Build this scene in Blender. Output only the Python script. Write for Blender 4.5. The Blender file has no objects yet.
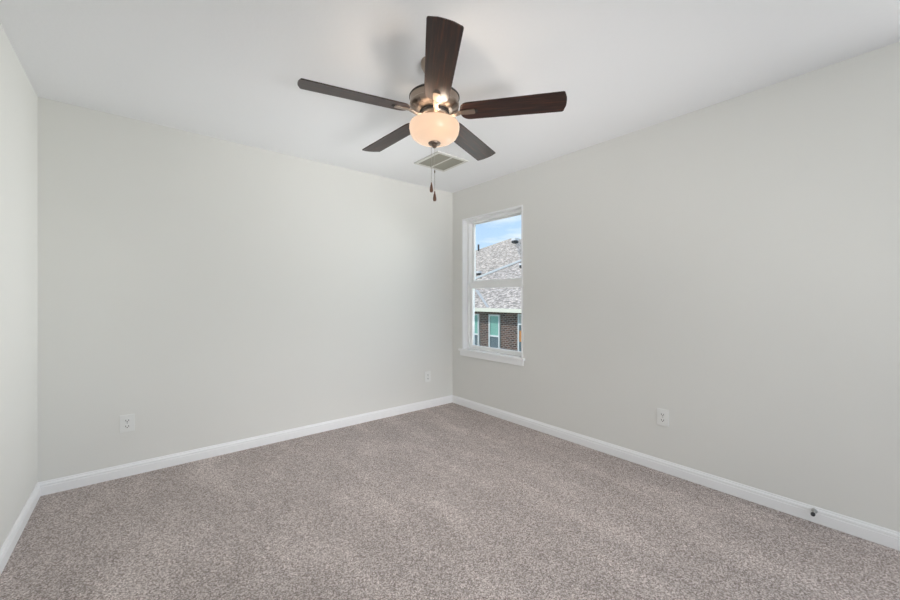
import bpy, bmesh, math, random
from mathutils import Vector, Matrix

random.seed(4)
scene = bpy.context.scene
COL = scene.collection
R = math.radians

# ------------------------------------------------------------------ camera
W, D, H = 3.30, 5.20, 2.44            # room: x -W..0, y -D..0, z 0..H ; far corner at the origin
cam_d = bpy.data.cameras.new('camera')
cam = bpy.data.objects.new('camera', cam_d)
COL.objects.link(cam)
cam.location = (-2.817, -3.376, 1.204)
cam.rotation_euler = (R(90), 0, -math.atan2(0.63554, 0.77207))
cam_d.sensor_width = 36
cam_d.lens = 376.6 / 900 * 36
cam_d.shift_y = -1.1 / 900
cam_d.clip_start = 0.02
cam_d.clip_end = 300
scene.camera = cam

# ------------------------------------------------------------------ sky
world = bpy.data.worlds.new('sky'); scene.world = world
world.use_nodes = True
wn = world.node_tree; wn.nodes.clear()
def wnode(t, **k):
    n = wn.nodes.new(t)
    for a, v in k.items(): setattr(n, a, v)
    return n
tc = wnode('ShaderNodeTexCoord')
sep = wnode('ShaderNodeSeparateXYZ'); wn.links.new(tc.outputs['Generated'], sep.inputs[0])
ramp = wnode('ShaderNodeValToRGB'); wn.links.new(sep.outputs['Z'], ramp.inputs[0])
ramp.color_ramp.elements[0].position = 0.0; ramp.color_ramp.elements[0].color = (0.70, 0.86, 1.0, 1)
ramp.color_ramp.elements[1].position = 0.32; ramp.color_ramp.elements[1].color = (0.33, 0.58, 0.96, 1)
mp = wnode('ShaderNodeMapping'); mp.inputs['Scale'].default_value = (3.0, 3.0, 14.0)
mp.inputs['Location'].default_value = (0.3, 0.1, 0.55)
wn.links.new(tc.outputs['Generated'], mp.inputs[0])
cl = wnode('ShaderNodeTexNoise'); cl.inputs['Scale'].default_value = 1.6; cl.inputs['Detail'].default_value = 6
wn.links.new(mp.outputs[0], cl.inputs[0])
cr = wnode('ShaderNodeValToRGB'); wn.links.new(cl.outputs['Fac'], cr.inputs[0])
cr.color_ramp.elements[0].position = 0.47; cr.color_ramp.elements[0].color = (0, 0, 0, 1)
cr.color_ramp.elements[1].position = 0.62; cr.color_ramp.elements[1].color = (0.85, 0.85, 0.85, 1)
mx = wnode('ShaderNodeMixRGB'); wn.links.new(cr.outputs[0], mx.inputs[0])
wn.links.new(ramp.outputs[0], mx.inputs[1]); mx.inputs[2].default_value = (0.86, 0.92, 1.0, 1)
bg = wnode('ShaderNodeBackground'); bg.inputs['Strength'].default_value = 1.1
wn.links.new(mx.outputs[0], bg.inputs[0])
wo = wnode('ShaderNodeOutputWorld'); wn.links.new(bg.outputs[0], wo.inputs[0])

# ------------------------------------------------------------------ sun, front window daylight and added fill lights
def add_light(name, kind, loc, energy, color=(1, 1, 1), rot=(0, 0, 0), **k):
    d = bpy.data.lights.new(name, kind); d.energy = energy; d.color = color
    for a, v in k.items(): setattr(d, a, v)
    o = bpy.data.objects.new(name, d); o.location = loc; o.rotation_euler = rot
    COL.objects.link(o); return o
sun = add_light('sun', 'SUN', (0, 0, 12), 2.6, (1, 0.96, 0.9), angle=R(1.0))
sun.rotation_euler = Vector((0.75, -0.45, -1.05)).to_track_quat('-Z', 'Y').to_euler()
def aimed_area_light(name, p, q, energy, sx, sy, spread=180, color=(1.0, 0.985, 0.965)):
    l = add_light(name, 'AREA', p, energy, color, shape='RECTANGLE', size=sx, size_y=sy)
    l.rotation_euler = (Vector(q) - Vector(p)).to_track_quat('-Z', 'Y').to_euler(); l.data.spread = R(spread)
    return l
# added_rear_window (unseen rear wall): added fill lights, aimed ahead, across, down and up
aimed_area_light('rear_fill', (-2.50, -D + 0.02, 1.30), (-2.50, 0, 1.30), 18, 1.4, 2.0)
aimed_area_light('rear_cross_fill', (-2.70, -D + 0.10, 1.30), (0, -1.60, 1.30), 3.0, 0.9, 1.5, 120)
aimed_area_light('rear_floor_fill', (-1.60, -D + 0.10, 2.10), (-1.20, -1.00, 0), 4.0, 2.0, 0.4, 34)
aimed_area_light('rear_ceiling_fill', (-1.60, -D + 0.10, 0.45), (-0.90, -1.20, 2.44), 4.6, 2.0, 0.4, 34)
# added_side_window (unseen, right wall behind the camera): one more added fill light
aimed_area_light('side_fill', (-0.02, -4.32, 1.25), (-3.3, -4.32, 1.25), 14.6, 1.7, 1.9)
# window_1 (the one in view)
aimed_area_light('front_window_daylight', (0.20, -0.61, 1.37), (-3.30, -0.61, 1.35), 7.2, 0.7, 1.3, 70, (0.97, 0.985, 1.0))
aimed_area_light('front_window_ground_bounce', (0.24, -0.70, 0.95), (-2.60, -0.75, 2.60), 2.6, 0.6, 0.5, 90, (0.97, 0.985, 1.0))

# ------------------------------------------------------------------ exposure
vs = scene.view_settings
vs.view_transform = 'Standard'; vs.look = 'None'; vs.gamma = 1.0; vs.use_curve_mapping = False
vs.exposure = 0.07

# ------------------------------------------------------------------ materials
def mat(name, color, rough=0.5, metal=0.0, spec=0.5):
    m = bpy.data.materials.new(name); m.use_nodes = True
    b = m.node_tree.nodes['Principled BSDF']
    b.inputs['Base Color'].default_value = (*color, 1)
    b.inputs['Roughness'].default_value = rough
    b.inputs['Metallic'].default_value = metal
    b.inputs['Specular IOR Level'].default_value = spec
    return m
def nd(m, t, **k):
    n = m.node_tree.nodes.new(t)
    for a, v in k.items(): setattr(n, a, v)
    return n
def lk(m, a, b): m.node_tree.links.new(a, b)
def objcoord(m, scale=(1, 1, 1), rot=(0, 0, 0)):
    t = nd(m, 'ShaderNodeTexCoord'); p = nd(m, 'ShaderNodeMapping')
    p.inputs['Scale'].default_value = scale; p.inputs['Rotation'].default_value = rot
    lk(m, t.outputs['Object'], p.inputs[0]); return p.outputs[0]
def noise(m, vec, scale, detail=3, rough=0.5):
    n = nd(m, 'ShaderNodeTexNoise'); n.inputs['Scale'].default_value = scale
    n.inputs['Detail'].default_value = detail; n.inputs['Roughness'].default_value = rough
    lk(m, vec, n.inputs[0]); return n.outputs['Fac']
def cramp(m, fac, stops):
    r = nd(m, 'ShaderNodeValToRGB'); lk(m, fac, r.inputs[0]); e = r.color_ramp.elements
    while len(e) < len(stops): e.new(0.5)
    for q, (p, c) in zip(e, stops): q.position = p; q.color = (*c, 1)
    return r.outputs[0]
def bump(m, fac, strength, dist):
    b = nd(m, 'ShaderNodeBump'); b.inputs['Strength'].default_value = strength; b.inputs['Distance'].default_value = dist
    lk(m, fac, b.inputs['Height']); lk(m, b.outputs[0], m.node_tree.nodes['Principled BSDF'].inputs['Normal'])
def base(m): return m.node_tree.nodes['Principled BSDF'].inputs['Base Color']
def painted(name, col, rough=0.6, scale=90, st=0.12):
    m = mat(name, col, rough, spec=0.3); v = objcoord(m)
    bump(m, noise(m, v, scale, 3), st, 0.002)
    f = noise(m, v, 0.9, 2)
    lk(m, cramp(m, f, [(0.3, tuple(c * 0.985 for c in col)), (0.7, tuple(min(1, c * 1.01) for c in col))]), base(m))
    return m

M_wall = painted('wall_paint', (0.79, 0.783, 0.75), 0.65)
M_ceil = painted('ceiling_paint', (0.90, 0.905, 0.92), 0.8, 60, 0.25)
M_trim = mat('trim_paint', (0.93, 0.93, 0.935), 0.35)
M_vinyl = mat('white_vinyl', (0.93, 0.93, 0.925), 0.3)

M_carpet = mat('carpet', (0.3, 0.27, 0.25), 0.95, spec=0.05)
v = objcoord(M_carpet)
vo = nd(M_carpet, 'ShaderNodeTexVoronoi'); vo.inputs['Scale'].default_value = 215; vo.inputs['Randomness'].default_value = 1.0
lk(M_carpet, v, vo.inputs['Vector'])
sp = nd(M_carpet, 'ShaderNodeSeparateColor'); lk(M_carpet, vo.outputs['Color'], sp.inputs[0])
nA = noise(M_carpet, v, 130, 3, 0.6)
av = nd(M_carpet, 'ShaderNodeMath', operation='ADD'); lk(M_carpet, sp.outputs[0], av.inputs[0]); lk(M_carpet, nA, av.inputs[1])
hv = nd(M_carpet, 'ShaderNodeMath', operation='MULTIPLY'); lk(M_carpet, av.outputs[0], hv.inputs[0]); hv.inputs[1].default_value = 0.5
c1 = cramp(M_carpet, hv.outputs[0], [(0.18, (0.20, 0.160, 0.142)), (0.48, (0.43, 0.372, 0.348)), (0.80, (0.82, 0.735, 0.705))])
v2 = objcoord(M_carpet, (1.5, 0.55, 1), (0, 0, R(-28)))
n2 = noise(M_carpet, v2, 2.6, 3, 0.6)
c2 = cramp(M_carpet, n2, [(0.36, (0.93, 0.93, 0.93)), (0.52, (1.0, 1.0, 1.0)), (0.60, (1.10, 1.10, 1.10)), (0.72, (1.20, 1.20, 1.20))])
mm = nd(M_carpet, 'ShaderNodeMixRGB', blend_type='MULTIPLY'); mm.inputs[0].default_value = 1
lk(M_carpet, c1, mm.inputs[1]); lk(M_carpet, c2, mm.inputs[2]); lk(M_carpet, mm.outputs[0], base(M_carpet))
bump(M_carpet, hv.outputs[0], 0.35, 0.006)

M_wood = mat('dark_walnut', (0.05, 0.02, 0.012), 0.38, spec=0.44)
v = objcoord(M_wood, (3, 55, 20))
n1 = noise(M_wood, v, 1.6, 5, 0.65)
lk(M_wood, cramp(M_wood, n1, [(0.30, (0.008, 0.003, 0.003)), (0.52, (0.026, 0.009, 0.006)), (0.72, (0.085, 0.026, 0.012))]), base(M_wood))
M_nickel = mat('brushed_nickel', (0.38, 0.305, 0.25), 0.32, 1.0)
M_nickel_dark = mat('aged_nickel', (0.27, 0.215, 0.18), 0.35, 1.0)
M_slot = mat('dark_gap', (0.03, 0.025, 0.022), 0.6)
M_fob = mat('wooden_fob', (0.11, 0.045, 0.022), 0.35)
M_chain = mat('chain_metal', (0.55, 0.52, 0.48), 0.35, 1.0)

M_bowl = mat('frosted_glass', (0.9, 0.78, 0.68), 0.3)
M_bowl.node_tree.nodes.clear()
out = nd(M_bowl, 'ShaderNodeOutputMaterial')
tr = nd(M_bowl, 'ShaderNodeBsdfTranslucent'); tr.inputs[0].default_value = (0.15, 0.115, 0.082, 1)
gl = nd(M_bowl, 'ShaderNodeBsdfGlossy'); gl.inputs['Roughness'].default_value = 0.25; gl.inputs[0].default_value = (0.9, 0.88, 0.85, 1)
em = nd(M_bowl, 'ShaderNodeEmission'); em.inputs[0].default_value = (1.0, 0.76, 0.58, 1); em.inputs[1].default_value = 0.68
fr = nd(M_bowl, 'ShaderNodeFresnel'); fr.inputs[0].default_value = 1.4
m1 = nd(M_bowl, 'ShaderNodeMixShader'); lk(M_bowl, fr.outputs[0], m1.inputs[0]); lk(M_bowl, tr.outputs[0], m1.inputs[1]); lk(M_bowl, gl.outputs[0], m1.inputs[2])
ad = nd(M_bowl, 'ShaderNodeAddShader'); lk(M_bowl, m1.outputs[0], ad.inputs[0]); lk(M_bowl, em.outputs[0], ad.inputs[1])
lk(M_bowl, ad.outputs[0], out.inputs[0])

M_glass = mat('window_glass', (1, 1, 1), 0.0)
M_glass.node_tree.nodes.clear()
out = nd(M_glass, 'ShaderNodeOutputMaterial')
t1 = nd(M_glass, 'ShaderNodeBsdfTransparent'); t1.inputs[0].default_value = (0.96, 0.975, 0.97, 1)
g1 = nd(M_glass, 'ShaderNodeBsdfGlossy'); g1.inputs['Roughness'].default_value = 0.02
fr = nd(M_glass, 'ShaderNodeFresnel'); fr.inputs[0].default_value = 1.25
ms = nd(M_glass, 'ShaderNodeMixShader'); lk(M_glass, fr.outputs[0], ms.inputs[0]); lk(M_glass, t1.outputs[0], ms.inputs[1]); lk(M_glass, g1.outputs[0], ms.inputs[2])
lk(M_glass, ms.outputs[0], out.inputs[0])

M_vent = mat('vent_enamel', (0.36, 0.35, 0.29), 0.45)
M_ventframe = mat('vent_frame_enamel', (0.70, 0.69, 0.65), 0.45)
M_plate = mat('outlet_plastic', (0.86, 0.86, 0.84), 0.3)
M_rubber = mat('dark_rubber', (0.035, 0.035, 0.04), 0.6)
M_chrome = mat('satin_metal', (0.55, 0.55, 0.54), 0.3, 1.0)

def brickmat():
    m = mat('brick', (0.3, 0.15, 0.1), 0.85, spec=0.1)
    v = objcoord(m, (1, 1, 1), (0, R(-90), R(-90)))
    t = nd(m, 'ShaderNodeTexCoord'); s = nd(m, 'ShaderNodeSeparateXYZ'); c = nd(m, 'ShaderNodeCombineXYZ')
    a = nd(m, 'ShaderNodeMath', operation='ADD')
    lk(m, t.outputs['Object'], s.inputs[0]); lk(m, s.outputs[0], a.inputs[0]); lk(m, s.outputs[1], a.inputs[1])
    lk(m, a.outputs[0], c.inputs[0]); lk(m, s.outputs[2], c.inputs[1])
    b = nd(m, 'ShaderNodeTexBrick'); lk(m, c.outputs[0], b.inputs[0])
    b.inputs['Scale'].default_value = 1.0; b.inputs['Brick Width'].default_value = 0.215; b.inputs['Row Height'].default_value = 0.085
    b.inputs['Mortar Size'].default_value = 0.013; b.inputs['Mortar'].default_value = (0.33, 0.28, 0.25, 1)
    b.inputs['Color1'].default_value = (0.045, 0.028, 0.028, 1); b.inputs['Color2'].default_value = (0.17, 0.085, 0.065, 1)
    b.inputs['Bias'].default_value = 0.0
    lk(m, b.outputs[0], base(m)); return m
M_brick = brickmat()
def shinglemat(name, tint, vs_=(7, 3.5, 7)):
    m = mat(name, (0.3, 0.3, 0.3), 0.9, spec=0.1)
    v = objcoord(m, vs_); n1 = noise(m, v, 1.3, 4, 0.75)
    lk(m, cramp(m, n1, [(0.34, tuple(0.10 * c for c in tint)), (0.50, tuple(0.235 * c for c in tint)), (0.66, tuple(0.52 * c for c in tint))]), base(m))
    return m
M_shingle = shinglemat('roof_shingles', (1.75, 1.50, 1.33))
M_shingle_b = shinglemat('tan_roof_shingles', (1.85, 1.56, 1.34), (3.0, 1.6, 3.0))
M_cap = mat('hip_cap', (0.92, 0.90, 0.86), 0.7)
M_flash = mat('valley_metal', (0.48, 0.47, 0.46), 0.6)
M_fascia = mat('fascia_paint', (0.90, 0.84, 0.70), 0.5)
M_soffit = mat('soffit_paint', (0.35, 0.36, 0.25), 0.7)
M_reflectpane = mat('pane_with_reflection', (0.22, 0.46, 0.38), 0.15)  # greenish reflection of sky and trees put into the pane colour
M_darkglass = mat('dark_pane', (0.13, 0.17, 0.19), 0.1)
M_paleglass = mat('pale_pane', (0.55, 0.55, 0.52), 0.2)
M_orange = mat('orange_matte', (0.62, 0.26, 0.09), 0.7)
M_grass = mat('grass', (0.10, 0.17, 0.05), 0.95, spec=0.05)
v = objcoord(M_grass); lk(M_grass, cramp(M_grass, noise(M_grass, v, 3, 4), [(0.3, (0.06, 0.11, 0.03)), (0.7, (0.15, 0.22, 0.08))]), base(M_grass))
M_black = mat('black_metal', (0.02, 0.02, 0.02), 0.5)
M_white = mat('white_metal', (0.8, 0.8, 0.8), 0.5)

# ------------------------------------------------------------------ helpers
def new_obj(name, bm, m, parent=None, smooth=False, loc=None):
    me = bpy.data.meshes.new(name)
    bmesh.ops.recalc_face_normals(bm, faces=bm.faces)
    bm.to_mesh(me); bm.free()
    me.materials.append(m)
    if smooth:
        for p in me.polygons: p.use_smooth = True
        try: me.set_sharp_from_angle(angle=R(35))
        except Exception: pass
    o = bpy.data.objects.new(name, me); COL.objects.link(o)
    if parent: o.parent = parent
    if loc: o.location = loc
    return o
def empty(name, loc=(0, 0, 0), rz=0.0):
    o = bpy.data.objects.new(name, None); COL.objects.link(o)
    o.location = loc; o.rotation_euler = (0, 0, rz); o.empty_display_size = 0.1; return o
def tag(o, label, cat, group=None):
    o['label'] = label; o['category'] = cat
    if group: o['group'] = group
    return o
def structure(o): o['kind'] = 'structure'; return o
def box(bm, x0, x1, y0, y1, z0, z1, bevel=0.0):
    r = bmesh.ops.create_cube(bm, size=1.0)
    for vv in r['verts']:
        vv.co = Vector((x0 + (vv.co.x + .5) * (x1 - x0), y0 + (vv.co.y + .5) * (y1 - y0), z0 + (vv.co.z + .5) * (z1 - z0)))
    if bevel > 0:
        es = list({e for vv in r['verts'] for e in vv.link_edges})
        bmesh.ops.bevel(bm, geom=es, offset=bevel, segments=2, profile=0.7, affect='EDGES')
def boxes(*bs, bevel=0.0):
    bm = bmesh.new()
    for b in bs: box(bm, *b, bevel=bevel)
    return bm
def lathe(profile, seg=48, cx=0, cy=0):
    bm = bmesh.new(); rings = []
    for r, z in profile:
        if r < 1e-6: rings.append([bm.verts.new((cx, cy, z))])
        else: rings.append([bm.verts.new((cx + r * math.cos(2 * math.pi * i / seg), cy + r * math.sin(2 * math.pi * i / seg), z)) for i in range(seg)])
    for a, b in zip(rings, rings[1:]):
        for i in range(seg):
            j = (i + 1) % seg
            if len(a) == 1 and len(b) == 1: continue
            if len(a) == 1: bm.faces.new((a[0], b[i], b[j]))
            elif len(b) == 1: bm.faces.new((a[i], a[j], b[0]))
            else: bm.faces.new((a[i], a[j], b[j], b[i]))
    return bm
def prism(pts, z0, z1, bevel=0.0):
    bm = bmesh.new()
    lo = [bm.verts.new((x, y, z0)) for x, y in pts]; hi = [bm.verts.new((x, y, z1)) for x, y in pts]
    bm.faces.new(lo[::-1]); bm.faces.new(hi)
    n = len(pts)
    for i in range(n): bm.faces.new((lo[i], lo[(i + 1) % n], hi[(i + 1) % n], hi[i]))
    if bevel: bmesh.ops.bevel(bm, geom=[e for e in bm.edges], offset=bevel, segments=2, affect='EDGES')
    return bm
def tube(path, r, seg=10):
    bm = bmesh.new(); path = [Vector(p) for p in path]; rings = []
    for i, p in enumerate(path):
        d = (path[min(i + 1, len(path) - 1)] - path[max(i - 1, 0)]).normalized()
        u = d.orthogonal().normalized() if i == 0 else (rings_u - d * rings_u.dot(d)).normalized()
        rings_u = u; w = d.cross(u)
        rings.append([bm.verts.new(p + r * (math.cos(a) * u + math.sin(a) * w)) for a in [2 * math.pi * k / seg for k in range(seg)]])
    for a, b in zip(rings, rings[1:]):
        for k in range(seg): bm.faces.new((a[k], a[(k + 1) % seg], b[(k + 1) % seg], b[k]))
    bm.faces.new(rings[0][::-1]); bm.faces.new(rings[-1]); return bm
def copy_tree(o, parent=None):
    c = o.copy(); COL.objects.link(c)
    if parent: c.parent = parent
    for ch in [q for q in o.children]: copy_tree(ch, c)
    return c

# ------------------------------------------------------------------ room shell
T = 0.16
WY0, WY1, WZ0, WZ1 = -1.047, -0.172, 0.640, 2.103       # front window opening in the right wall
structure(new_obj('floor', boxes((-W - T, T, -D - T, T, -0.2, 0.0)), M_carpet))
structure(new_obj('ceiling', boxes((-W - T, T, -D - T, T, H, H + 0.2)), M_ceil))
structure(new_obj('wall_back', boxes((-W - T, T, 0, T, 0, H)), M_wall))
structure(new_obj('wall_left', boxes((-W - T, -W, -D, 0, 0, H)), M_wall))
SY0, SY1 = -5.16, -3.46                                 # opening for the added side window, behind the camera too
structure(new_obj('wall_right', boxes((0, T, -D, SY0, 0, H), (0, T, SY0, SY1, 0, 0.30), (0, T, SY0, SY1, 2.20, H), (0, T, SY1, WY0, 0, H), (0, T, WY1, 0, 0, H), (0, T, WY0, WY1, 0, WZ0 - 0.03), (0, T, WY0, WY1, WZ1, H)), M_wall))
RX0, RX1, RZ0, RZ1 = -3.18, -0.12, 0.25, 2.34           # opening for the added rear window behind the camera
structure(new_obj('wall_rear', boxes((-W - T, RX0, -D - T, -D, 0, H), (RX1, T, -D - T, -D, 0, H), (RX0, RX1, -D - T, -D, 0, RZ0), (RX0, RX1, -D - T, -D, RZ1, H)), M_wall))

# baseboards: extruded moulding profile (depth from wall, height)
PROF = [(0, 0), (0.0145, 0), (0.0145, 0.052), (0.012, 0.055), (0.012, 0.060), (0.0135, 0.063), (0.0115, 0.070),
        (0.007, 0.074), (0.007, 0.078), (0.0045, 0.083), (0, 0.083)]
def baseboard(name, p0, p1, nrm):
    bm = bmesh.new(); n = Vector(nrm); d = (Vector(p1) - Vector(p0)).normalized()
    ends = []
    for p, s in ((Vector(p0), 1), (Vector(p1), -1)):
        ends.append([bm.verts.new(p + n * a + d * s * a + Vector((0, 0, z))) for a, z in PROF])   # mitred
    k = len(PROF)
    for i in range(k):
        bm.faces.new((ends[0][i], ends[0][(i + 1) % k], ends[1][(i + 1) % k], ends[1][i]))
    bm.faces.new(ends[0]); bm.faces.new(ends[1][::-1])
    structure(new_obj(name, bm, M_trim))
baseboard('baseboard_back', (-W, 0, 0), (0, 0, 0), (0, -1, 0))
baseboard('baseboard_right', (0, 0, 0), (0, -D, 0), (-1, 0, 0))
baseboard('baseboard_left', (-W, -D, 0), (-W, 0, 0), (1, 0, 0))
baseboard('baseboard_rear', (0, -D, 0), (-W, -D, 0), (0, 1, 0))

# ------------------------------------------------------------------ front window
win = structure(empty('window_1', (0, (WY0 + WY1) / 2, WZ0)))
def wp(name, bm, m, parent=None):
    for vv in bm.verts: vv.co -= Vector(win.location)
    return new_obj(name, bm, m, parent or win)
j = 0.016
wp('jamb_liner', boxes((-0.004, 0.158, WY0, WY0 + j, WZ0, WZ1), (-0.004, 0.158, WY1 - j, WY1, WZ0, WZ1),
                       (-0.004, 0.158, WY0 + j, WY1 - j, WZ1 - j, WZ1), bevel=0.0015), M_trim)
a0, a1, c0, c1 = WY0 + j, WY1 - j, WZ0, WZ1 - j
fw = 0.030
wp('window_frame', boxes((0.062, 0.150, a0, a0 + fw, c0, c1), (0.062, 0.150, a1 - fw, a1, c0, c1),
                         (0.062, 0.150, a0 + fw, a1 - fw, c1 - fw, c1), (0.062, 0.150, a0 + fw, a1 - fw, c0, c0 + 0.018), bevel=0.002), M_vinyl)
b0, b1 = a0 + fw, a1 - fw
MR = 1.365                                              # meeting rail centre
def sash(name, x0, x1, z0, z1, st, top, bot):
    bm = boxes((x0, x1, b0, b0 + st, z0, z1), (x0, x1, b1 - st, b1, z0, z1),
               (x0, x1, b0 + st, b1 - st, z1 - top, z1), (x0, x1, b0 + st, b1 - st, z0, z0 + bot), bevel=0.002)
    s = wp(name, bm, M_vinyl)
    xm = (x0 + x1) / 2 + 0.004
    p = wp('glass_pane', boxes((xm - 0.002, xm + 0.002, b0 + st - 0.004, b1 - st + 0.004, z0 + bot - 0.004, z1 - top + 0.004)), M_glass, s)
    return s
sash('upper_sash', 0.108, 0.136, MR - 0.020, c1 - fw + 0.012, 0.032, 0.022, 0.068)
ls = sash('lower_sash', 0.076, 0.104, c0 + 0.018, MR + 0.022, 0.036, 0.066, 0.026)
wp('sash_lock', boxes((0.066, 0.078, -0.64, -0.58, MR + 0.006, MR + 0.016), (0.060, 0.078, -0.618, -0.602, MR + 0.010, MR + 0.018), bevel=0.002), M_vinyl, ls)
wp('window_sill', boxes((-0.026, 0.062, WY0 - 0.028, WY1 + 0.040, WZ0 - 0.022, WZ0), bevel=0.004), M_trim)
wp('window_apron', boxes((-0.016, 0, WY0 - 0.012, WY1 + 0.020, WZ0 - 0.074, WZ0 - 0.022), bevel=0.003), M_trim)

# unseen rear window, added behind the camera to light the room evenly
w2 = structure(empty('added_rear_window', ((RX0 + RX1) / 2, -D, RZ0)))
def w2p(name, bm, m, parent=None):
    for vv in bm.verts: vv.co -= Vector(w2.location)
    return new_obj(name, bm, m, parent or w2)
xm = (RX0 + RX1) / 2
f2 = w2p('window_frame', boxes((RX0, RX0 + .05, -D - .13, -D - .05, RZ0, RZ1), (RX1 - .05, RX1, -D - .13, -D - .05, RZ0, RZ1),
     (RX0 + .05, RX1 - .05, -D - .13, -D - .05, RZ1 - .05, RZ1), (RX0 + .05, RX1 - .05, -D - .13, -D - .05, RZ0, RZ0 + .05),
     (xm - .03, xm + .03, -D - .13, -D - .05, RZ0 + .05, RZ1 - .05)), M_vinyl)
w2p('glass_pane', boxes((RX0 + .04, RX1 - .04, -D - .092, -D - .088, RZ0 + .04, RZ1 - .04)), M_glass, f2)

# unseen side window in the right wall, added behind the camera for fill
w3 = structure(empty('added_side_window', (0, (SY0 + SY1) / 2, WZ0)))
def w3p(name, bm, m, parent=None):
    for vv in bm.verts: vv.co -= Vector(w3.location)
    return new_obj(name, bm, m, parent or w3)
f3 = w3p('window_frame', boxes((.05, .13, SY0, SY0 + .05, .3, 2.2), (.05, .13, SY1 - .05, SY1, .3, 2.2), (.05, .13, SY0 + .05, SY1 - .05, 2.15, 2.2),
     (.05, .13, SY0 + .05, SY1 - .05, .3, .35), (.05, .13, SY0 + .05, SY1 - .05, 1.22, 1.27)), M_vinyl)
w3p('glass_pane', boxes((.088, .092, SY0 + .04, SY1 - .04, .34, 2.16)), M_glass, f3)

# ------------------------------------------------------------------ ceiling fan
FX, FY = -1.627, -1.802
fan = tag(empty('ceiling_fan', (FX, FY, H)), 'five-blade ceiling fan with dark wood blades, brushed nickel motor and frosted bowl light', 'ceiling fan')
def fz(z): return z - H
def fp(name, prof, m, parent=fan, seg=64, cx=0, cy=0):
    return new_obj(name, lathe([(r, fz(z)) for r, z in prof], seg, cx, cy), m, parent, smooth=True)
fp('canopy', [(0, 2.4399), (0.070, 2.4399), (0.071, 2.432), (0.069, 2.418), (0.060, 2.400), (0.044, 2.386), (0.026, 2.378), (0.018, 2.374), (0, 2.374)], M_nickel)
fp('downrod', [(0, 2.376), (0.0125, 2.376), (0.0125, 2.296), (0, 2.296)], M_nickel_dark)
fp('rod_collar', [(0, 2.310), (0.026, 2.308), (0.030, 2.300), (0.030, 2.282), (0.040, 2.270), (0, 2.268)], M_nickel)
housing = fp('motor_housing', [(0, 2.277), (0.050, 2.276), (0.095, 2.271), (0.119, 2.266), (0.1275, 2.259), (0.129, 2.252), (0.1265, 2.248), (0.1265, 2.222),
     (0.129, 2.219), (0.129, 2.213), (0.126, 2.207), (0.114, 2.197), (0.096, 2.187), (0.080, 2.182), (0, 2.182)], M_nickel)
fp('rim_band', [(0.122, 2.2655), (0.1285, 2.2625), (0.1315, 2.2585), (0.1315, 2.2525), (0.127, 2.2505), (0.122, 2.2655)], M_slot, housing)
# raised vent panels round the lower shoulder of the housing
for k in range(10):
    a = 2 * math.pi * k / 10 + 0.2
    bm = bmesh.new(); pr_ = [(0.1265, 2.2045), (0.115, 2.1945), (0.098, 2.1845)]
    grid = []
    for r_, z_ in pr_:
        grid.append([(bm.verts.new((r_ * math.cos(a + t), r_ * math.sin(a + t), fz(z_ + 0.003))), bm.verts.new((r_ * math.cos(a + t), r_ * math.sin(a + t), fz(z_ - 0.0015)))) for t in [(-0.13 + 0.26 * q / 5) for q in range(6)]])
    for i in range(2):
        for q in range(5):
            for s in (0, 1): bm.faces.new((grid[i][q][s], grid[i][q + 1][s], grid[i + 1][q + 1][s], grid[i + 1][q][s]))
    for q in range(5):
        for i in (0, 2): bm.faces.new((grid[i][q][0], grid[i][q + 1][0], grid[i][q + 1][1], grid[i][q][1]))
    for i in range(2):
        for q in (0, 5): bm.faces.new((grid[i][q][0], grid[i + 1][q][0], grid[i + 1][q][1], grid[i][q][1]))
    new_obj('vent_slot', bm, M_nickel_dark, housing)
fp('flywheel', [(0, 2.184), (0.076, 2.184), (0.078, 2.176), (0.076, 2.168), (0, 2.168)], M_slot)
fp('iron_hub', [(0.040, 2.170), (0.072, 2.170), (0.075, 2.164), (0.072, 2.158), (0.056, 2.156), (0.040, 2.156), (0.040, 2.170)], M_nickel)
fp('switch_housing', [(0, 2.168), (0.050, 2.168), (0.052, 2.150), (0.048, 2.136), (0.044, 2.128), (0.030, 2.110), (0.026, 2.070), (0, 2.068)], M_nickel)

BZ = 2.171
def blade_outline():
    pts = []
    r0, r1, w0, w1 = 0.136, 0.665, 0.061, 0.068
    for i in range(13):                                   # rounded root
        t = math.pi / 2 + math.pi * i / 12
        pts.append((r0 + 0.052 + 0.052 * math.copysign(abs(math.cos(t)) ** 0.85, math.cos(t)), -w0 * math.copysign(abs(math.sin(t)) ** 0.85, -math.sin(t))))
    pts = [(x, y) for x, y in pts]
    c = 0.011
    def tipx(y): return r1 - 0.010 * (y / w1) ** 2
    for i in range(7):
        t = -math.pi / 2 + (math.pi / 2) * i / 6
        pts.append((tipx(w1) - c + c * math.cos(t), -w1 + c + c * math.sin(t)))
    for y in (-0.03, -0.015, 0, 0.015, 0.03): pts.append((tipx(y), y))
    for i in range(7):
        t = (math.pi / 2) * i / 6
        pts.append((tipx(w1) - c + c * math.cos(t), w1 - c + c * math.sin(t)))
    return pts
PITCH = Matrix.Rotation(R(-11.5), 4, 'X')
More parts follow.
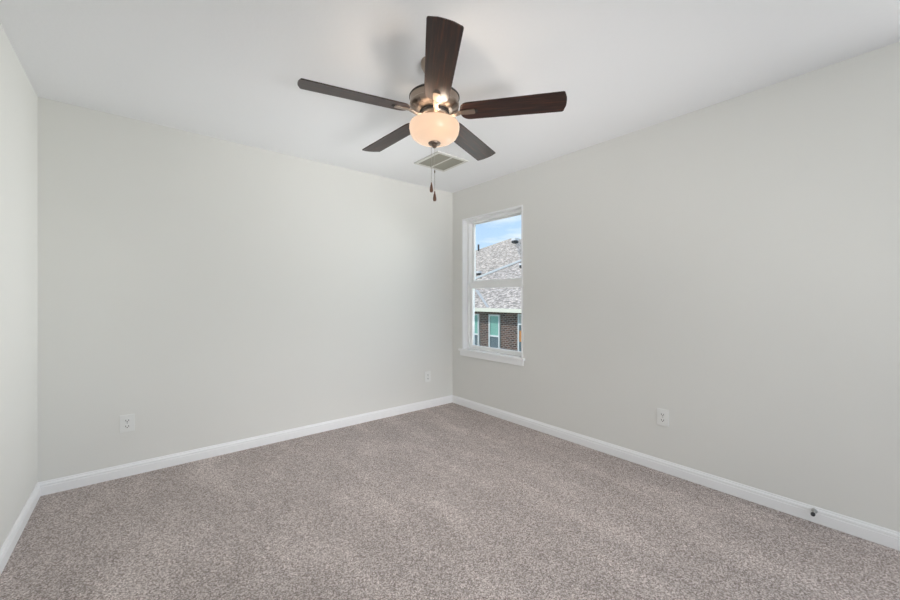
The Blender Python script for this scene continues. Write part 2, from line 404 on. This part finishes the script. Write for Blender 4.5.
def make_blade():
    bm = prism(blade_outline(), -0.003, 0.003)
    b = new_obj('fan_blade', bm, M_wood, fan)
    bv = b.modifiers.new('bevel', 'BEVEL'); bv.width = 0.0015; bv.segments = 2; bv.limit_method = 'ANGLE'
    iron = bmesh.new()
    # flat bracket plate under the blade root
    plate = [(0.128, -0.012), (0.128, 0.012), (0.175, 0.0165), (0.208, 0.0165), (0.214, 0.012), (0.214, -0.012), (0.208, -0.0165), (0.175, -0.0165)]
    p = prism(plate, -0.0085, -0.0032)
    me = bpy.data.meshes.new('t'); p.to_mesh(me); p.free(); iron.from_mesh(me); bpy.data.meshes.remove(me)
    # curved arm from hub to plate
    sec = []
    inv = PITCH.inverted()
    for i in range(9):
        t = i / 8; x = 0.060 + (0.134 - 0.060) * t
        z = -0.010 + 0.0045 * t - 0.008 * math.sin(math.pi * t); w = 0.011 + 0.004 * abs(2 * t - 1) ** 2
        ring = []
        ang = R(-11.5) * t
        for (yy, zz) in ((-w, -0.0035), (w, -0.0035), (w, 0.0035), (-w, 0.0035)):
            q = Vector((0, yy * math.cos(ang) - zz * math.sin(ang), yy * math.sin(ang) + zz * math.cos(ang))) + Vector((x, 0, z))
            ring.append(iron.verts.new(inv @ q))
        sec.append(ring)
    for a, c in zip(sec, sec[1:]):
        for k in range(4): iron.faces.new((a[k], a[(k + 1) % 4], c[(k + 1) % 4], c[k]))
    iron.faces.new(sec[0]); iron.faces.new(sec[-1][::-1])
    ir = new_obj('blade_iron', iron, M_nickel, b)
    bv = ir.modifiers.new('bevel', 'BEVEL'); bv.width = 0.0012; bv.segments = 2; bv.limit_method = 'ANGLE'
    s = prism([(0.2150 + 0.010 * math.cos(t) + 0.005, 0.0125 * math.sin(t)) for t in [2 * math.pi * i / 20 for i in range(20)]], -0.0050, -0.0031)
    new_obj('oval_slot', s, M_slot, b)
    return b
# the fan hangs a hair out of level: lower to the right, higher on the doorway side
_r = Vector((0.772, -0.6355, 0)); _t = Vector((-0.603, -0.798, 0))
HANG = Matrix.Rotation(0.013, 4, _r.cross(Vector((0, 0, -1)))) @ Matrix.Rotation(0.011, 4, _t.cross(Vector((0, 0, 1))))
blade0 = make_blade()
blades = [blade0] + [copy_tree(blade0, fan) for _ in range(4)]
for k, b in enumerate(blades):
    ang = 2.86741 + k * 2 * math.pi / 5
    b.matrix_local = Matrix.Translation((0, 0, fz(BZ))) @ HANG @ Matrix.Rotation(ang, 4, 'Z') @ PITCH

bowl = fp('glass_bowl', [(0.122, 2.118), (0.127, 2.1185), (0.1295, 2.114), (0.1308, 2.104), (0.1302, 2.088), (0.1265, 2.069), (0.1165, 2.051), (0.099, 2.037), (0.076, 2.028), (0.050, 2.023), (0.026, 2.021), (0, 2.021),
      (0, 2.026), (0.026, 2.026), (0.049, 2.028), (0.074, 2.033), (0.096, 2.042), (0.1125, 2.055), (0.1225, 2.071), (0.1262, 2.089), (0.1268, 2.104), (0.1255, 2.112), (0.122, 2.118)], M_bowl)
fin = fp('finial', [(0, 2.0225), (0.030, 2.0225), (0.033, 2.018), (0.030, 2.013), (0.017, 2.010), (0.012, 2.006), (0.0125, 2.001), (0.009, 1.996), (0.004, 1.993), (0, 1.992)], M_nickel_dark)
# two bulbs lie in the bowl, each a lamp of its own
for sx in (-1, 1):
    bx_, by_ = -0.34 * 0.070 * sx, -0.94 * 0.070 * sx
    bl = new_obj('light_bulb', lathe([(0, 0.020), (0.008, 0.018), (0.0125, 0.010), (0.0125, -0.004), (0.008, -0.014), (0.006, -0.020), (0, -0.020)], 20), M_white, fan, smooth=True, loc=(bx_ * 0.62, by_ * 0.62, fz(2.062)))
    lamp = add_light('fan_lamp', 'POINT', (bx_, by_, fz(2.088)), 1.5, (1.0, 0.84, 0.68), shadow_soft_size=0.018)
    lamp.parent = fan
# three slim arms carry the bowl from the switch housing
for k in range(3):
    a = 2 * math.pi * k / 3 + 0.9
    ca, sa = math.cos(a), math.sin(a)
    new_obj('bowl_arm', tube([(0.046 * ca, 0.046 * sa, fz(2.134)), (0.09 * ca, 0.09 * sa, fz(2.128)), (0.124 * ca, 0.124 * sa, fz(2.121))], 0.004, 8), M_nickel, fan)

def pull_chain(ox, oy, ztop, zfob, connector):
    bm = bmesh.new()
    z = ztop
    while z > zfob + 0.052:
        r = bmesh.ops.create_icosphere(bm, subdivisions=1, radius=0.0016, matrix=Matrix.Translation((ox, oy, fz(z))))
        z -= 0.0037
    t = tube([(ox, oy, fz(ztop)), (ox, oy, fz(zfob + 0.050))], 0.0006, 5)
    me = bpy.data.meshes.new('t'); t.to_mesh(me); t.free(); bm.from_mesh(me); bpy.data.meshes.remove(me)
    ch = new_obj('pull_chain', bm, M_chain, fan)
    new_obj('wooden_fob', lathe([(0, fz(zfob + 0.053)), (0.0025, fz(zfob + 0.052)), (0.0035, fz(zfob + 0.044)), (0.0062, fz(zfob + 0.032)), (0.0088, fz(zfob + 0.016)), (0.0090, fz(zfob + 0.008)), (0.0070, fz(zfob + 0.001)), (0, fz(zfob))], 20, ox, oy), M_fob, ch, smooth=True)
    if connector:
        new_obj('chain_coupling', lathe([(0, fz(connector + 0.008)), (0.0028, fz(connector + 0.007)), (0.0034, fz(connector)), (0.0028, fz(connector - 0.007)), (0, fz(connector - 0.008))], 12, ox, oy), M_nickel_dark, ch, smooth=True)
ux, uy = 0.772, -0.6355                                   # to the right as seen from the doorway
pull_chain(-0.0155 * ux, -0.0155 * uy, 2.008, 1.762, None)
pull_chain(0.0015 * ux, 0.0015 * uy, 1.990, 1.715, 1.870)

# ------------------------------------------------------------------ ceiling vent
VX0, VX1, VY0, VY1 = -0.897, -0.553, -0.887, -0.530
vent = tag(empty('ceiling_vent', ((VX0 + VX1) / 2, (VY0 + VY1) / 2, H)), 'square metal air vent on the ceiling with louvres split by a centre bar', 'vent')
hx, hy = (VX1 - VX0) / 2, (VY1 - VY0) / 2
def vb(*b, m=M_ventframe, name='vent_frame', parent=vent, bevel=0.001): return new_obj(name, boxes(*b, bevel=bevel), m, parent)
bw = 0.028
vb((-hx, hx, -hy, -hy + bw, -0.010, 0), (-hx, hx, hy - bw, hy, -0.010, 0), (-hx, -hx + bw, -hy + bw, hy - bw, -0.010, 0), (hx - bw, hx, -hy + bw, hy - bw, -0.010, 0))
vb((-0.008, 0.008, -hy + bw, hy - bw, -0.011, -0.001), name='centre_bar')
vb((-hx + bw, hx - bw, -hy + bw, hy - bw, -0.0012, -0.0002), m=M_slot, name='duct_backing', bevel=0)
def slat_mesh(x, s):
    bm = boxes((-0.0080, 0.0080, -hy + bw, hy - bw, -0.0005, 0.0005))
    bmesh.ops.rotate(bm, verts=bm.verts, matrix=Matrix.Rotation(R(24), 3, 'Y'))
    bmesh.ops.translate(bm, verts=bm.verts, vec=(x, 0, -0.0065)); return bm
for s in (-1, 1):
    n = 9
    for i in range(n):
        x = s * (0.017 + (hx - bw - 0.017 - 0.008) * i / (n - 1))
        new_obj('slat', slat_mesh(x, s), M_vent, vent)

# ------------------------------------------------------------------ wall outlets
def make_outlet(name):
    o = empty(name)
    pw, ph = 0.0385, 0.058
    new_obj('cover_plate', boxes((-pw, pw, -0.006, 0, -ph, ph), bevel=0.0025), M_plate, o)
    for s in (-1, 1):
        pts = [(0.0165 * math.cos(t), max(-0.0125, min(0.0125, 0.0165 * math.sin(t)))) for t in [2 * math.pi * i / 28 for i in range(28)]]
        bm = prism(pts, 0, 0.0022)
        bmesh.ops.rotate(bm, verts=bm.verts, matrix=Matrix.Rotation(R(90), 3, 'X'))
        bmesh.ops.translate(bm, verts=bm.verts, vec=(0, -0.006, s * 0.0195))
        rc = new_obj('receptacle', bm, M_plate, o)
        z = s * 0.0195
        new_obj('socket_slots', boxes((-0.0090, -0.0058, -0.0088, -0.0080, z - 0.0035, z + 0.0060), (0.0058, 0.0090, -0.0088, -0.0080, z - 0.0035, z + 0.0060),
                                      (-0.0028, 0.0028, -0.0088, -0.0080, z - 0.0110, z - 0.0055)), M_slot, rc)
    bm = prism([(0.003 * math.cos(2 * math.pi * i / 12), 0.003 * math.sin(2 * math.pi * i / 12)) for i in range(12)], 0, 0.001)
    bmesh.ops.rotate(bm, verts=bm.verts, matrix=Matrix.Rotation(R(90), 3, 'X')); bmesh.ops.translate(bm, verts=bm.verts, vec=(0, -0.006, 0))
    new_obj('plate_screw', bm, M_chrome, o)
    return o
g = 'electrical outlets on the walls'
o1 = tag(make_outlet('wall_outlet'), 'white duplex outlet low on the left part of the long wall, nearest the left corner', 'outlet', g)
o1.location = (-2.884, 0, 0.358)
o2 = tag(copy_tree(o1), 'white duplex outlet on the long wall close to the far corner', 'outlet', g); o2.location = (-0.358, 0, 0.345)
o3 = tag(copy_tree(o1), 'white duplex outlet on the window wall, right of the window', 'outlet', g)
o3.location = (0, -2.292, 0.379); o3.rotation_euler = (0, 0, R(-90))

# ------------------------------------------------------------------ door stop
ds = tag(empty('door_stop', (-0.0145, -3.058, 0.064)), 'small metal door stop with dark rubber tip screwed to the right baseboard', 'door stop')
def xl(prof, seg=20):
    bm = lathe(prof, seg); bmesh.ops.rotate(bm, verts=bm.verts, matrix=Matrix.Rotation(R(-90), 3, 'Y')); return bm
new_obj('mounting_base', xl([(0, 0), (0.0125, 0), (0.0125, 0.004), (0.009, 0.008), (0, 0.009)]), M_chrome, ds, smooth=True)
new_obj('spring_rod', xl([(0, 0.008), (0.0055, 0.008)] + [(0.0048 + 0.0014 * (i % 2), 0.010 + 0.0021 * i) for i in range(17)] + [(0.0055, 0.046), (0, 0.046)]), M_chrome, ds, smooth=True)
new_obj('rubber_tip', xl([(0, 0.045), (0.0085, 0.045), (0.0092, 0.049), (0.0092, 0.058), (0.0075, 0.061), (0, 0.061)]), M_rubber, ds, smooth=True)

# ------------------------------------------------------------------ outdoors
GZ = -2.9
structure(new_obj('ground', boxes((1.5, 120, -60, 120, GZ - 0.2, GZ)), M_grass))
hs = tag(empty('brick_house', (15.5, 6.6, GZ)), 'dark brick house seen through the window, grey shingle hip roof and pale fascia', 'house')
def hp(name, bm, m, parent=hs, root=hs):
    for vv in bm.verts: vv.co -= Vector(root.location)
    return new_obj(name, bm, m, parent)
E = 0.62
hp('brick_wall', boxes((10, 21.2, -2.0, 15.3, GZ, E)), M_brick)
def poly_bm(faces):
    bm = bmesh.new(); cache = {}
    def V(p):
        if p not in cache: cache[p] = bm.verts.new(p)
        return cache[p]
    for f in faces: bm.faces.new([V(p) for p in f])
    return bm
RZ = 0.775
c1_, c2_, c3_, c4_ = (9.6, 15.72, RZ), (9.6, -2.4, RZ), (21.6, -2.4, RZ), (21.6, 15.72, RZ)
d1_, d2_ = (15.6, 9.72, RZ + 3.3), (15.6, 3.6, RZ + 3.3)
hroof = hp('shingle_roof', poly_bm([(c1_, d1_, d2_, c2_), (c2_, d2_, c3_), (c3_, d2_, d1_, c4_), (c4_, d1_, c1_), (c1_, c2_, c3_, c4_)]), M_shingle)
hp('soffit', boxes((9.62, 21.58, -2.38, 15.70, E - 0.02, E + 0.01)), M_soffit)
hp('fascia', boxes((9.585, 9.625, -2.4, 15.72, E - 0.01, RZ), (21.575, 21.615, -2.4, 15.72, E - 0.01, RZ), (9.625, 21.575, -2.41, -2.37, E - 0.01, RZ), (9.625, 21.575, 15.69, 15.73, E - 0.01, RZ)), M_fascia)
def strip(p, q, w, t):
    p, q = Vector(p), Vector(q); d = (q - p).normalized(); s = d.cross(Vector((0, 0, 1))).normalized() * w; u = Vector((0, 0, t))
    bm = bmesh.new(); vs_ = [bm.verts.new(x) for x in (p - s, p + s, q + s, q - s, p - s + u, p + s + u, q + s + u, q - s + u)]
    for f in ((0, 1, 2, 3), (4, 5, 6, 7), (0, 1, 5, 4), (1, 2, 6, 5), (2, 3, 7, 6), (3, 0, 4, 7)): bm.faces.new([vs_[i] for i in f])
    return bm
hp('hip_cap', strip(c1_, d1_, 0.09, 0.12), M_cap, hroof)
hp('valley_flashing', strip((11.18, 11.38, 0.775 + .55 * 1.58 + .02), (9.66, 8.98, 0.775 + .03), 0.08, 0.02), M_flash, hroof)
def hvent(x, y, z, root, roof, wide=0.16):
    hp('roof_vent', boxes((x - wide, x + wide, y - wide, y + wide, z - 0.05, z + wide * 0.9)), M_black, roof, root)
    hp('vent_cap', boxes((x - wide * 1.1, x + wide * 1.1, y - wide * 1.1, y + wide * 1.1, z + wide * 0.9 + 0.001, z + wide * 1.9)), M_white, roof, root)
hvent(13.60, 10.25, 2.98, hs, hroof, 0.11)
def house_window(y0, y1, z0, zm, z1, up, lo):
    f = hp('house_window', boxes((9.93, 10.03, y0, y0 + .07, z0, z1), (9.93, 10.03, y1 - .07, y1, z0, z1), (9.93, 10.03, y0 + .07, y1 - .07, z1 - .07, z1),
                                 (9.93, 10.03, y0 + .07, y1 - .07, z0, z0 + .07), (9.93, 10.03, y0 + .07, y1 - .07, zm - .035, zm + .035)), M_white)
    hp('upper_pane', boxes((9.97, 9.99, y0 + .06, y1 - .06, zm + .03, z1 - .06)), up, f)
    hp('lower_pane', boxes((9.97, 9.99, y0 + .06, y1 - .06, z0 + .06, zm - .03)), lo, f)
    return f
house_window(8.54, 9.24, -1.45, -0.53, 0.47, M_reflectpane, M_darkglass)
house_window(9.91, 10.61, -1.45, -0.53, 0.47, M_reflectpane, M_darkglass)
f = house_window(6.75, 7.46, -1.45, 0.10, 0.55, M_paleglass, M_darkglass)
hp('orange_panel', boxes((9.955, 9.968, 6.84, 7.39, -0.66, -0.18)), M_orange, f)  # plain orange panel in front of the lower pane

h2 = tag(empty('neighbour_house', (46, 34, GZ)), 'farther house whose tan-grey hip roof rises to a peak against the sky', 'house')
A = (40.0, 34.07, 10.29); B_ = (52.0, 34.07, 10.29); zb = 2.0; L = (10.29 - zb) / 0.47
e1, e2, e3, e4 = (40 - L, A[1] + L, zb), (40 - L, A[1] - L, zb), (52 + L, A[1] - L, zb), (52 + L, A[1] + L, zb)
hp('house_wall', boxes((23.0, 69.0, 17.1, 51.1, GZ, zb + .02)), M_brick, h2, h2)
r2 = hp('shingle_roof', poly_bm([(e1, A, e2), (e2, A, B_, e3), (e3, B_, e4), (e4, B_, A, e1), (e1, e2, e3, e4)]), M_shingle_b, h2, h2)
def back_z(x): return 10.29 + 0.47 * (x - 40)
hvent(26.36, 27.00, back_z(26.36) + 0.02, h2, r2, 0.20)
hvent(37.07, 30.99, back_z(37.07) + 0.02, h2, r2, 0.33)
hp('vent_pipe', boxes((35.62, 35.80, 36.72, 36.90, back_z(35.71) - 0.2, back_z(35.71) + 0.95)), M_black, r2, h2)
